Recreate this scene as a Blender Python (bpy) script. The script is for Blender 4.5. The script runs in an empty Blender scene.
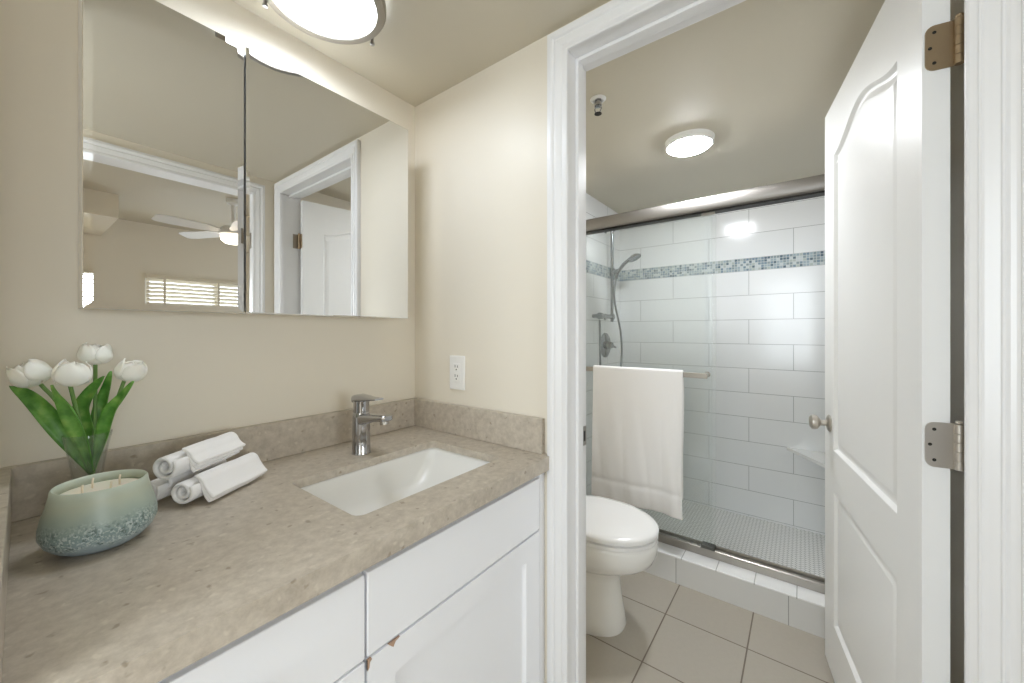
import bpy, bmesh, math, random
from mathutils import Vector, Matrix

random.seed(7)
S = bpy.context.scene
COL = S.collection
PI = math.pi

# ------------------------------------------------------------------ camera
cam_d = bpy.data.cameras.new('camera')
cam_d.sensor_width = 36.0
cam_d.lens = 385.0 / 1024.0 * 36.0
cam_d.shift_y = -9.5 / 1024.0
cam_d.clip_start = 0.01
cam = bpy.data.objects.new('camera', cam_d)
cam.location = (0, 0, 1.2286)
cam.rotation_euler = (math.radians(90), 0, math.radians(-52.93))
COL.objects.link(cam)
S.camera = cam

# ------------------------------------------------------------------ world, exposure, daylight
S.view_settings.view_transform = 'Standard'
S.view_settings.look = 'None'
S.view_settings.exposure = 0.5
S.view_settings.gamma = 1.0
S.view_settings.use_curve_mapping = False
S.cycles.max_bounces = 12
S.cycles.diffuse_bounces = 10
S.cycles.glossy_bounces = 8
S.cycles.transparent_max_bounces = 16
S.cycles.caustics_reflective = False
S.cycles.caustics_refractive = False
S.cycles.sample_clamp_indirect = 20.0

LAMP_VANITY = 19.0        # emission of the glass bowl of the vanity ceiling lamp
LAMP_SHOWER = 98.0        # emission of the LED disc before the shower
SKY = 2.0
DAY_W = 75.0

wd = bpy.data.worlds.new('sky')
S.world = wd
wd.use_nodes = True
wd.node_tree.nodes['Background'].inputs[0].default_value = (0.80, 0.90, 1.0, 1)
wd.node_tree.nodes['Background'].inputs[1].default_value = SKY


def area(name, loc, rot, sx, sy, watts, col):
    d = bpy.data.lights.new(name, 'AREA')
    d.shape = 'RECTANGLE'
    d.size, d.size_y, d.energy, d.color = sx, sy, watts, col
    o = bpy.data.objects.new(name, d)
    o.location = loc
    o.rotation_euler = rot
    COL.objects.link(o)
    return o


# daylight coming in through the bedroom windows and an added unseen opening
area('daylight_window', (1.60, -4.45, 1.45), (math.radians(90), 0, 0), 1.25, 0.95, DAY_W * 0.14, (0.88, 0.94, 1.0))
area('daylight_left_window', (-0.45, -4.45, 1.45), (math.radians(90), 0, 0), 1.6, 0.95, DAY_W, (0.88, 0.94, 1.0))
area('fill_light_bedroom_opening', (4.3, -2.3, 1.1), (math.radians(90), 0, math.radians(90)), 2.0, 2.0, DAY_W * 0.06, (0.88, 0.94, 1.0))


area('fill_light_side_window', (-1.16, 0.13, 1.40), (math.radians(90), 0, math.radians(-90)), 0.70, 1.25, 12.5, (0.93, 0.965, 1.0))  # added fill light, shining in through the added side window


# ------------------------------------------------------------------ materials
def lin(c):
    def f(x):
        x /= 255.0
        return x / 12.92 if x <= 0.04045 else ((x + 0.055) / 1.055) ** 2.4
    return (f(c[0]), f(c[1]), f(c[2]), 1.0)


class NT:
    def __init__(self, name):
        self.m = bpy.data.materials.new(name)
        self.m.use_nodes = True
        self.t = self.m.node_tree
        self.b = self.t.nodes['Principled BSDF']
        self.out = self.t.nodes['Material Output']

    def n(self, typ, **kw):
        nd = self.t.nodes.new(typ)
        for k, v in kw.items():
            setattr(nd, k, v)
        return nd

    def l(self, a, b):
        self.t.links.new(a, b)

    def math(self, op, a, b=None, c=None):
        nd = self.n('ShaderNodeMath', operation=op)
        for i, v in enumerate((a, b, c)):
            if v is None:
                continue
            if isinstance(v, (int, float)):
                nd.inputs[i].default_value = v
            else:
                self.l(v, nd.inputs[i])
        return nd.outputs[0]

    def coords(self):
        tc = self.n('ShaderNodeTexCoord')
        return tc.outputs['Object']

    def xyz(self):
        sp = self.n('ShaderNodeSeparateXYZ')
        self.l(self.coords(), sp.inputs[0])
        return sp.outputs

    def comb(self, x, y, z=0.0):
        cb = self.n('ShaderNodeCombineXYZ')
        for i, v in enumerate((x, y, z)):
            if isinstance(v, (int, float)):
                cb.inputs[i].default_value = v
            else:
                self.l(v, cb.inputs[i])
        return cb.outputs[0]

    def noise(self, scale, detail=3.0, vec=None, rough=0.5):
        nd = self.n('ShaderNodeTexNoise')
        nd.inputs['Scale'].default_value = scale
        nd.inputs['Detail'].default_value = detail
        nd.inputs['Roughness'].default_value = rough
        self.l(vec if vec is not None else self.coords(), nd.inputs['Vector'])
        return nd.outputs['Fac']

    def ramp(self, fac, stops, interp='LINEAR'):
        nd = self.n('ShaderNodeValToRGB')
        nd.color_ramp.interpolation = interp
        e = nd.color_ramp.elements
        while len(e) > 1:
            e.remove(e[-1])
        e[0].position, e[0].color = stops[0]
        for p, c in stops[1:]:
            k = e.new(p)
            k.color = c
        self.l(fac, nd.inputs[0])
        return nd.outputs[0]

    def mix(self, fac, a, b):
        nd = self.n('ShaderNodeMix', data_type='RGBA')
        for i, v in ((0, fac), (6, a), (7, b)):
            if isinstance(v, (int, float, tuple)):
                nd.inputs[i].default_value = v
            else:
                self.l(v, nd.inputs[i])
        return nd.outputs[2]

    def bump(self, h, strength, dist=0.002):
        nd = self.n('ShaderNodeBump')
        nd.inputs['Strength'].default_value = strength
        nd.inputs['Distance'].default_value = dist
        self.l(h, nd.inputs['Height'])
        self.l(nd.outputs[0], self.b.inputs['Normal'])

    def base(self, c):
        if isinstance(c, tuple):
            self.b.inputs['Base Color'].default_value = c
        else:
            self.l(c, self.b.inputs['Base Color'])
        return self

    def set(self, **kw):
        for k, v in kw.items():
            self.b.inputs[k.replace('_', ' ')].default_value = v
        return self


def plain(name, rgb, rough=0.5, metal=0.0, bump=None, var=0.0, **kw):
    t = NT(name)
    t.set(Roughness=rough, Metallic=metal, **kw)
    c = lin(rgb)
    if var:
        f = t.noise(var, 4)
        t.base(t.ramp(f, [(0.3, tuple(x * 0.93 for x in c[:3]) + (1,)), (0.7, c)]))
    else:
        t.base(c)
    if bump:
        t.bump(t.noise(bump[0], 3), bump[1], bump[2])
    return t.m


def emis(name, rgb, strength):
    t = NT(name)
    t.base(lin(rgb))
    t.b.inputs['Emission Color'].default_value = lin(rgb)
    t.b.inputs['Emission Strength'].default_value = strength
    return t.m


M = {}
M['wall'] = plain('beige_wall_paint', (228, 221, 207), 0.42, bump=(160, 0.10, 0.001))
M['ceiling'] = plain('beige_ceiling_paint', (205, 198, 181), 0.55, bump=(150, 0.12, 0.001))
M['trim'] = plain('white_gloss_trim', (232, 232, 233), 0.28, bump=(60, 0.03, 0.001))
M['door'] = plain('white_door_paint', (234, 234, 233), 0.38, bump=(45, 0.05, 0.001))
M['cabinet'] = plain('white_cabinet_paint', (240, 241, 245), 0.35, bump=(120, 0.03, 0.001))
M['gap'] = plain('dark_gap', (60, 54, 46), 0.8)
M['chip'] = plain('bare_board', (176, 146, 124), 0.8, bump=(200, 0.3, 0.001))
M['ceramic'] = plain('white_vitreous_china', (240, 240, 238), 0.08)
M['basin'] = plain('white_basin_glaze', (240, 240, 238), 0.28)
M['seat'] = plain('white_seat_plastic', (240, 240, 240), 0.18)
M['chrome'] = plain('polished_chrome', (184, 184, 186), 0.10, 1.0)
M['steel'] = plain('shower_chrome', (138, 142, 146), 0.16, 1.0)
M['nickel'] = plain('brushed_nickel', (164, 159, 151), 0.32, 1.0, bump=(90, 0.04, 0.001))
M['satin'] = plain('satin_nickel', (196, 190, 181), 0.34, 1.0, bump=(90, 0.04, 0.001))
M['header'] = plain('brushed_nickel_header', (150, 146, 141), 0.5, 1.0)
M['bronze'] = plain('bronzed_hinge_steel', (166, 146, 118), 0.42, 1.0, bump=(120, 0.05, 0.001))
M['dark'] = plain('dark_metal', (46, 44, 40), 0.5, 0.6)
M['mirror'] = plain('mirror_glass', (243, 244, 244), 0.0, 1.0)
M['plastic'] = plain('white_outlet_plastic', (238, 237, 234), 0.35)
M['slot'] = plain('dark_slot', (50, 48, 46), 0.7)
M['wax'] = plain('candle_wax', (236, 228, 212), 0.5, Subsurface_Weight=0.2)
M['wick'] = plain('waxed_wick', (240, 228, 208), 0.8)
M['grey'] = plain('grey_rubber', (88, 88, 84), 0.6)
M['fan'] = plain('white_fan_blade', (232, 232, 232), 0.4)
M['blind'] = plain('white_blind_slat', (222, 214, 196), 0.5)
M['wood_floor'] = plain('pale_bedroom_floor', (172, 156, 136), 0.5, var=6)
M['white_metal'] = plain('white_lamp_housing', (240, 240, 238), 0.4)
M['lamp_glass'] = emis('lit_opal_glass', (236, 244, 255), LAMP_VANITY)
M['led'] = emis('lit_led_lens', (246, 250, 255), LAMP_SHOWER)
M['fan_bulb'] = emis('lit_fan_bowl', (255, 244, 226), 3.0)
M['petal'] = plain('white_tulip_petal', (253, 251, 243), 0.5, Subsurface_Weight=0.15, bump=(140, 0.08, 0.001))
M['stem'] = plain('tulip_stem_green', (104, 140, 74), 0.5)
M['bead'] = plain('teal_glass_bead', (20, 110, 110), 0.08)


def leaf_mat():
    t = NT('tulip_leaf_green')
    f = t.noise(38, 3)
    t.base(t.ramp(f, [(0.3, lin((66, 124, 44))), (0.55, lin((108, 164, 72))), (0.75, lin((152, 192, 100)))]))
    t.set(Roughness=0.42)
    return t.m


def terry(name, rgb, band=None):
    t = NT(name)
    t.base(lin(rgb))
    t.set(Roughness=0.95)
    t.b.inputs['Sheen Weight'].default_value = 0.3
    t.bump(t.noise(520, 4, rough=0.7), 0.5, 0.0025)
    return t.m


def stone():
    t = NT('taupe_quartz_stone')
    c = t.coords()
    base = t.ramp(t.noise(14, 6, c, 0.65), [(0.25, lin((176, 166, 152))), (0.5, lin((187, 177, 163))), (0.75, lin((196, 186, 172)))])
    v = t.n('ShaderNodeTexVoronoi')
    v.inputs['Scale'].default_value = 62
    wv = t.n('ShaderNodeVectorMath', operation='ADD')
    nz = t.n('ShaderNodeTexNoise')
    nz.inputs['Scale'].default_value = 60
    t.l(c, nz.inputs['Vector'])
    sc = t.n('ShaderNodeVectorMath', operation='SCALE')
    sc.inputs['Scale'].default_value = 0.02
    t.l(nz.outputs['Color'], sc.inputs[0])
    t.l(c, wv.inputs[0])
    t.l(sc.outputs[0], wv.inputs[1])
    t.l(wv.outputs[0], v.inputs['Vector'])
    cell = t.ramp(v.outputs['Distance'], [(0.16, (1, 1, 1, 1)), (0.34, (0, 0, 0, 1))])
    rnd = t.n('ShaderNodeSeparateColor')
    t.l(v.outputs['Color'], rnd.inputs[0])
    lt = t.math('MULTIPLY', cell, t.math('GREATER_THAN', rnd.outputs[0], 0.80))
    dk = t.math('MULTIPLY', cell, t.math('LESS_THAN', rnd.outputs[0], 0.14))
    mid = t.ramp(t.noise(46, 5, c, 0.7), [(0.35, lin((166, 156, 142))), (0.65, lin((203, 194, 180)))])
    col = t.mix(0.62, base, mid)
    col = t.mix(t.math('MULTIPLY', lt, 0.42), col, lin((216, 208, 193)))
    col = t.mix(t.math('MULTIPLY', dk, 0.6), col, lin((128, 113, 94)))
    t.base(col)
    t.set(Roughness=0.30)
    t.bump(t.noise(220, 2, c), 0.04, 0.001)
    return t.m


def brick(t, vec, w, h, mortar, offset, c1, c2, cm):
    b = t.n('ShaderNodeTexBrick')
    b.offset = offset
    b.offset_frequency = 2
    b.squash = 1.0
    b.inputs['Scale'].default_value = 1.0
    b.inputs['Brick Width'].default_value = w
    b.inputs['Row Height'].default_value = h
    b.inputs['Mortar Size'].default_value = mortar
    b.inputs['Mortar Smooth'].default_value = 0.15
    b.inputs['Color1'].default_value = c1
    b.inputs['Color2'].default_value = c2
    b.inputs['Mortar'].default_value = cm
    t.l(vec, b.inputs['Vector'])
    return b


def wall_tile(name, axis, o):
    """long white tiles in running bond; the rows restart above the mosaic band"""
    t = NT(name)
    x = t.xyz()
    above = t.math('GREATER_THAN', x[2], 1.656)
    z = t.math('SUBTRACT', x[2], t.math('MULTIPLY', above, 0.08))
    vec = t.comb(t.math('SUBTRACT', x[axis], o), t.math('SUBTRACT', z, 1.616 - 0.1545 * 12))
    b = brick(t, vec, 0.457, 0.1545, 0.0016, 0.5, lin((238, 239, 240)), lin((235, 237, 238)), lin((176, 178, 178)))
    t.base(b.outputs['Color'])
    t.set(Roughness=0.15)
    t.bump(t.math('SUBTRACT', 1.0, b.outputs['Fac']), 0.5, 0.001)
    return t.m


def simple_tile(name, axes, o, w, h, mortar, offset, c1, c2, cm, rough, speck=0):
    t = NT(name)
    x = t.xyz()
    vec = t.comb(t.math('SUBTRACT', x[axes[0]], o[0]), t.math('SUBTRACT', x[axes[1]], o[1]))
    b = brick(t, vec, w, h, mortar, offset, lin(c1), lin(c2), lin(cm))
    col = b.outputs['Color']
    if speck:
        f = t.noise(speck, 5, rough=0.7)
        col = t.mix(t.math('MULTIPLY', f, 0.22), col, lin(tuple(max(0, k - 50) for k in c1)))
    t.base(col)
    t.set(Roughness=rough)
    t.bump(t.math('SUBTRACT', 1.0, b.outputs['Fac']), 0.6, 0.0015)
    return t.m


def mosaic(name, axis):
    t = NT(name)
    x = t.xyz()
    s = 0.016
    u = t.math('DIVIDE', x[axis], s)
    v = t.math('DIVIDE', t.math('SUBTRACT', x[2], 1.616), s)
    wn = t.n('ShaderNodeTexWhiteNoise', noise_dimensions='2D')
    t.l(t.comb(t.math('FLOOR', u), t.math('FLOOR', v)), wn.inputs['Vector'])
    col = t.ramp(wn.outputs['Value'], [(0.0, lin((122, 142, 156))), (0.2, lin((156, 172, 180))), (0.42, lin((194, 202, 204))),
                                       (0.6, lin((138, 152, 156))), (0.78, lin((92, 110, 122))), (0.9, lin((172, 182, 178)))], 'CONSTANT')
    fu = t.math('ABSOLUTE', t.math('SUBTRACT', t.math('FRACT', u), 0.5))
    fv = t.math('ABSOLUTE', t.math('SUBTRACT', t.math('FRACT', v), 0.5))
    g = t.math('GREATER_THAN', t.math('MAXIMUM', fu, fv), 0.43)
    t.base(t.mix(g, col, lin((206, 210, 210))))
    t.set(Roughness=0.12)
    return t.m


def penny():
    t = NT('white_penny_mosaic')
    x = t.xyz()
    s = 0.021
    r3 = math.sqrt(3)

    def lat(ox, oy):
        a = t.math('SUBTRACT', t.math('FRACT', t.math('ADD', t.math('DIVIDE', x[0], s), ox)), 0.5)
        b = t.math('SUBTRACT', t.math('FRACT', t.math('ADD', t.math('DIVIDE', x[1], s * r3), oy)), 0.5)
        b = t.math('MULTIPLY', b, r3)
        return t.math('SQRT', t.math('ADD', t.math('MULTIPLY', a, a), t.math('MULTIPLY', b, b)))
    d = t.math('MINIMUM', lat(0, 0), lat(0.5, 0.5))
    f = t.ramp(d, [(0.42, (1, 1, 1, 1)), (0.49, (0, 0, 0, 1))])
    t.base(t.mix(f, lin((172, 172, 168)), lin((238, 238, 236))))
    t.set(Roughness=0.2)
    t.bump(f, 0.3, 0.001)
    return t.m


def thin_glass(name, tint, haze, rough=0.0):
    t = NT(name)
    t.t.nodes.remove(t.b)
    tr = t.n('ShaderNodeBsdfTransparent')
    tr.inputs[0].default_value = tint
    gl = t.n('ShaderNodeBsdfGlossy')
    gl.inputs['Roughness'].default_value = rough
    df = t.n('ShaderNodeBsdfDiffuse')
    df.inputs[0].default_value = (0.80, 0.84, 0.83, 1)
    fr = t.n('ShaderNodeFresnel')
    gm = t.n('ShaderNodeNewGeometry')
    ior = t.math('ADD', 1.45, t.math('MULTIPLY', gm.outputs['Backfacing'], 1 / 1.45 - 1.45))
    t.l(ior, fr.inputs[0])
    m1 = t.n('ShaderNodeMixShader')
    m1.inputs[0].default_value = haze
    t.l(tr.outputs[0], m1.inputs[1])
    t.l(df.outputs[0], m1.inputs[2])
    m2 = t.n('ShaderNodeMixShader')
    t.l(fr.outputs[0], m2.inputs[0])
    t.l(m1.outputs[0], m2.inputs[1])
    t.l(gl.outputs[0], m2.inputs[2])
    t.l(m2.outputs[0], t.out.inputs[0])
    return t.m


def candle_glaze():
    t = NT('sage_frosted_glaze')
    x = t.xyz()
    z = t.math('DIVIDE', x[2], 0.104)
    wob = t.math('MULTIPLY', t.math('SUBTRACT', t.noise(30, 3), 0.5), 0.22)
    zz = t.math('ADD', z, wob)
    col = t.ramp(zz, [(0.0, lin((164, 178, 188))), (0.22, lin((150, 168, 172))), (0.40, lin((136, 156, 154))), (0.62, lin((160, 174, 164))), (0.85, lin((180, 188, 170))), (1.0, lin((188, 198, 184)))])
    band = t.ramp(zz, [(0.12, (0, 0, 0, 1)), (0.22, (1, 1, 1, 1)), (0.44, (1, 1, 1, 1)), (0.62, (0, 0, 0, 1))])
    sp = t.ramp(t.noise(290, 3), [(0.52, (0, 0, 0, 1)), (0.60, (1, 1, 1, 1))])
    dk = t.ramp(t.noise(150, 3), [(0.54, (0, 0, 0, 1)), (0.62, (1, 1, 1, 1))])
    col = t.mix(t.math('MULTIPLY', t.math('MULTIPLY', dk, band), 0.8), col, lin((84, 104, 100)))
    col = t.mix(t.math('MULTIPLY', t.math('MULTIPLY', sp, band), 0.75), col, lin((206, 216, 214)))
    t.base(col)
    t.set(Roughness=0.38)
    t.b.inputs['Subsurface Weight'].default_value = 0.1
    t.b.inputs['Subsurface Radius'].default_value = (0.01, 0.01, 0.01)
    return t.m


M['leaf'] = leaf_mat()
M['terry'] = terry('white_terry_cloth', (244, 243, 243))
M['stone'] = stone()
M['tile_back'] = wall_tile('white_wall_tile_back', 1, 0.273 - 0.457 * 3)
M['tile_side'] = wall_tile('white_wall_tile_side', 0, 2.85 - 0.457 * 4)
M['mosaic_back'] = mosaic('blue_glass_mosaic_back', 1)
M['mosaic_side'] = mosaic('blue_glass_mosaic_side', 0)
M['floor_tile'] = simple_tile('greige_floor_tile', (0, 1), (1.742 - 0.305 * 8, 0.4775 - 0.305 * 8), 0.305, 0.305, 0.0028, 0.0,
                              (182, 175, 163), (178, 171, 159), (116, 104, 92), 0.35, 60)
M['curb_tile'] = simple_tile('white_curb_tile', (1, 2), (0.048 - 0.447 * 3, -0.03), 0.447, 0.30, 0.0018, 0.0,
                             (222, 222, 221), (222, 222, 221), (168, 168, 166), 0.14)
M['cap_tile'] = simple_tile('white_curb_cap_tile', (1, 0), (0.02 - 0.15 * 6, 1.90), 0.15, 0.30, 0.0018, 0.0,
                            (240, 240, 240), (240, 240, 240), (180, 180, 178), 0.12)
M['penny'] = penny()
M['shower_glass'] = thin_glass('shower_glass_pane', (0.984, 0.993, 0.990, 1), 0.022)
M['vase_glass'] = thin_glass('clear_vase_glass', (0.955, 0.968, 0.96, 1), 0.03)
M['window_glass'] = thin_glass('window_pane', (0.98, 0.99, 0.99, 1), 0.0)
M['glaze'] = candle_glaze()


# ------------------------------------------------------------------ mesh helpers
def origin(o):
    v = Vector((0, 0, 0))
    while o is not None:
        v += o.location
        o = o.parent
    return v


def mesh(name, bm, mat, parent=None, smooth=True, bevel=0.0, seg=2, recalc=True, loc=None, solid=0.0, sub=0, angle=35):
    """link a bmesh given in room coordinates as ONE object, as a part when it has a parent"""
    if recalc:
        bmesh.ops.recalc_face_normals(bm, faces=bm.faces[:])
    off = origin(parent) if parent is not None else (Vector(loc) if loc is not None else Vector((0, 0, 0)))
    if off.length > 0:
        bmesh.ops.translate(bm, verts=bm.verts[:], vec=-off)
    me = bpy.data.meshes.new(name)
    bm.to_mesh(me)
    bm.free()
    o = bpy.data.objects.new(name, me)
    COL.objects.link(o)
    for m in (mat if isinstance(mat, (list, tuple)) else [mat]):
        me.materials.append(m)
    if parent is not None:
        o.parent = parent
    elif loc is not None:
        o.location = loc
    if smooth:
        for p in me.polygons:
            p.use_smooth = True
        if angle:
            me.set_sharp_from_angle(angle=math.radians(angle))
    if solid:
        md = o.modifiers.new('solid', 'SOLIDIFY')
        md.thickness = solid
        md.offset = 0
    if sub:
        md = o.modifiers.new('sub', 'SUBSURF')
        md.levels = md.render_levels = sub
    if bevel:
        md = o.modifiers.new('bevel', 'BEVEL')
        md.width, md.segments, md.limit_method = bevel, seg, 'ANGLE'
        md.angle_limit = math.radians(40)
        md.harden_normals = False
    return o


def tag(o, label=None, cat=None, group=None, kind=None):
    if label:
        o['label'] = label
    if cat:
        o['category'] = cat
    if group:
        o['group'] = group
    if kind:
        o['kind'] = kind
    return o


def thing(name, loc, label, cat, group=None):
    o = bpy.data.objects.new(name, None)
    o.location = loc
    o.empty_display_size = 0.05
    COL.objects.link(o)
    return tag(o, label, cat, group)


def struct(name, bm, mat, label=None, cat=None, parent=None, **kw):
    o = mesh(name, bm, mat, parent, **kw)
    if parent is None:
        tag(o, label, cat, None, 'structure')
    return o


def NB():
    return bmesh.new()


def box(bm, x0, x1, y0, y1, z0, z1, mi=0):
    vs = [bm.verts.new((x, y, z)) for x in (x0, x1) for y in (y0, y1) for z in (z0, z1)]
    for f in ((0, 1, 3, 2), (4, 6, 7, 5), (0, 4, 5, 1), (2, 3, 7, 6), (0, 2, 6, 4), (1, 5, 7, 3)):
        bm.faces.new([vs[i] for i in f]).material_index = mi
    return bm


def bx(*a):
    return box(NB(), *a)


def frame_of(d):
    d = Vector(d).normalized()
    a = Vector((0, 0, 1)) if abs(d.z) < 0.9 else Vector((1, 0, 0))
    u = d.cross(a).normalized()
    return u, d.cross(u).normalized(), d


def loft(bm, rings, cap0=True, cap1=True, close=True):
    R = [[bm.verts.new(p) for p in r] for r in rings]
    n = len(R[0])
    for a, b in zip(R, R[1:]):
        for i in range(n if close else n - 1):
            j = (i + 1) % n
            bm.faces.new((a[i], a[j], b[j], b[i]))
    if cap0:
        bm.faces.new(R[0][::-1])
    if cap1:
        bm.faces.new(R[-1])
    return bm


def tube(bm, pts, r, seg=12, caps=True):
    pts = [Vector(p) for p in pts]
    rr = r if isinstance(r, (list, tuple)) else [r] * len(pts)
    rings = []
    u = None
    for i, p in enumerate(pts):
        d = (pts[min(i + 1, len(pts) - 1)] - pts[max(i - 1, 0)]).normalized()
        if u is None:
            u, w, _ = frame_of(d)
        else:
            u = (u - d * u.dot(d)).normalized()
            w = d.cross(u).normalized()
        rings.append([p + (u * math.cos(2 * PI * k / seg) + w * math.sin(2 * PI * k / seg)) * rr[i] for k in range(seg)])
    return loft(bm, rings, caps, caps)


def lathe(bm, prof, c, seg=48, axis=None, cap0=False, cap1=False):
    """prof = [(radius, height)]; axis = direction of height"""
    c = Vector(c)
    if axis is None:
        u, w, d = Vector((1, 0, 0)), Vector((0, 1, 0)), Vector((0, 0, 1))
    else:
        u, w, d = frame_of(axis)
    rings = [[c + d * h + (u * math.cos(2 * PI * k / seg) + w * math.sin(2 * PI * k / seg)) * max(r, 1e-5) for k in range(seg)] for r, h in prof]
    return loft(bm, rings, cap0, cap1)


def smooth_path(pts, n=8):
    P = [Vector(p) for p in pts]
    P = [P[0] * 2 - P[1]] + P + [P[-1] * 2 - P[-2]]
    out = []
    for i in range(1, len(P) - 2):
        a, b, c, d = P[i - 1:i + 3]
        for k in range(n):
            t = k / n
            out.append(0.5 * ((2 * b) + (c - a) * t + (2 * a - 5 * b + 4 * c - d) * t * t + (3 * b - a - 3 * c + d) * t ** 3))
    out.append(P[-2])
    return out


def rrect(x0, x1, y0, y1, r, z, n=6):
    out = []
    for cx, cy, a0 in ((x1 - r, y1 - r, 0), (x0 + r, y1 - r, 90), (x0 + r, y0 + r, 180), (x1 - r, y0 + r, 270)):
        for k in range(n + 1):
            a = math.radians(a0 + 90 * k / n)
            out.append((cx + r * math.cos(a), cy + r * math.sin(a), z))
    return out


def inset(poly, d):
    """polygon (counter-clockwise 2-D points) moved inward by d with mitred corners"""
    n = len(poly)
    out = []
    for i in range(n):
        p0, p1, p2 = Vector(poly[i - 1]), Vector(poly[i]), Vector(poly[(i + 1) % n])
        e1, e2 = (p1 - p0).normalized(), (p2 - p1).normalized()
        n1, n2 = Vector((-e1.y, e1.x)), Vector((-e2.y, e2.x))
        m = (n1 + n2)
        m = m / max(m.length_squared, 1e-9) * 2
        out.append(p1 + m * d)
    return out


def slab(bm, outer, panels, prof, thick, place, back=True):
    """a moulded panel slab: outer outline and panel outlines are 2-D; prof = [(inset, depth)];
    place(a, b, c) puts width a, height b, depth c in the room (c = 0 the front, growing backwards)"""
    for side in ((0, 1) if back else (0,)):
        def P(a, b, c):
            return place(a, b, c if side == 0 else thick - c)
        edges = []
        ring_out = [bm.verts.new(P(p[0], p[1], 0)) for p in outer]
        edges += [bm.edges.new((ring_out[i], ring_out[(i + 1) % len(ring_out)])) for i in range(len(ring_out))]
        for pl in panels:
            r0 = [bm.verts.new(P(p[0], p[1], 0)) for p in pl]
            edges += [bm.edges.new((r0[i], r0[(i + 1) % len(r0)])) for i in range(len(r0))]
            prev = r0
            for d, c in prof:
                q = inset(pl, d)
                r = [bm.verts.new(P(p[0], p[1], c)) for p in q]
                for i in range(len(r)):
                    j = (i + 1) % len(r)
                    bm.faces.new((prev[i], prev[j], r[j], r[i]))
                prev = r
            bm.faces.new(prev)
        bmesh.ops.triangle_fill(bm, edges=edges, use_beauty=True)
        if side == 0:
            first = ring_out
    second = ring_out if back else [bm.verts.new(place(p[0], p[1], thick)) for p in outer]
    for i in range(len(first)):
        j = (i + 1) % len(first)
        bm.faces.new((first[i], first[j], second[j], second[i]))
    if not back:
        bm.faces.new(second)
    return bm


CASING = [(0.0, 0.0), (0.0, 0.009), (0.003, 0.012), (0.012, 0.012), (0.014, 0.009), (0.017, 0.009), (0.020, 0.011), (0.030, 0.0135),
          (0.036, 0.015), (0.039, 0.012), (0.042, 0.012), (0.046, 0.0165), (0.052, 0.018), (0.056, 0.018), (0.058, 0.016), (0.064, 0.016), (0.064, 0.0)]


def casing(bm, h0, h1, zt, place, prof=CASING):
    rings = []
    for leg in range(4):
        r = []
        for a, b in prof:
            h, z = [(h0 - a, 0.0), (h0 - a, zt + a), (h1 + a, zt + a), (h1 + a, 0.0)][leg]
            r.append(place(h, z, b))
        rings.append(r)
    return loft(bm, rings, True, True, True)


# ------------------------------------------------------------------ the setting
CE = 2.13                                   # ceiling height
XW, XW2 = 0.997, 1.12                       # the two faces of the wall with the toilet-room door
YV = 1.24                                   # vanity wall
YF, YF2 = -0.30, -0.42                      # the two faces of the wall behind the camera
YT = -0.265                                 # toilet-room wall behind the open door
OP = (-0.252, 0.550, 2.056)                 # toilet-room door opening
BO = (-0.28, 0.872, 2.03)                   # bedroom opening

bm = NB()
box(bm, -2.0, 3.0, -4.12, 1.36, -0.10, 0.0)
struct('floor', bm, M['floor_tile'], 'greige square tile floor with dark grout lines under the toilet', 'floor')
struct('ceiling', bx(-1.0, 3.0, -0.30, 1.36, CE, CE + 0.12), M['ceiling'], 'smooth beige ceiling over vanity and toilet room', 'ceiling')

struct('wall_back', bx(-1.0, XW, YV, YV + 0.12, 0.0, CE), M['wall'], 'beige wall behind the vanity and the mirror', 'wall')
bm = NB()
box(bm, XW, XW2, OP[1] + 0.02, YV + 0.12, 0, CE)
box(bm, XW, XW2, OP[0] - 0.02, OP[1] + 0.02, OP[2] + 0.02, CE)
box(bm, XW, XW2, YF2, OP[0] - 0.02, 0, CE)
struct('wall_right', bm, M['wall'], 'beige wall with the toilet room doorway and the outlet', 'wall')
bm = NB()
box(bm, -1.0, BO[0] - 0.02, YF2, YF, 0, CE + 0.37)
box(bm, BO[1] + 0.02, XW, YF2, YF, 0, CE + 0.37)
box(bm, BO[0] - 0.02, BO[1] + 0.02, YF2, YF, BO[2] + 0.02, CE + 0.37)
struct('wall_front', bm, M['wall'], 'beige wall with bedroom opening seen in the mirror', 'wall')
bm = NB()
box(bm, -1.0, -0.028, 0.62, YV, 0, CE)
for q in ((YF, -0.26, 0, CE), (0.52, 0.62, 0, CE), (-0.26, 0.52, 0, 0.74), (-0.26, 0.52, 2.06, CE)):
    box(bm, -1.1, -1.0, *q)
struct('wall_left', bm, M['wall'], 'beige wall ending the vanity on the left', 'wall')

o = tag(bpy.data.objects.new('window_3', None), 'tall added window for fill light at the left end of the vanity room', 'window', None, 'structure')  # added out of view so that fill light can enter
o.location = (-1.05, 0.13, 0.74)
COL.objects.link(o)
bm = NB()
for q in ((-0.26, -0.22, 0.74, 2.06), (0.48, 0.52, 0.74, 2.06), (-0.22, 0.48, 0.74, 0.78), (-0.22, 0.48, 2.02, 2.06)):
    box(bm, -1.08, -1.01, *q)
mesh('window_frame', bm, M['trim'], o, smooth=False)
mesh('pane', bx(-1.055, -1.049, -0.22, 0.48, 0.78, 2.02), M['window_glass'], o, smooth=False)

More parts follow.
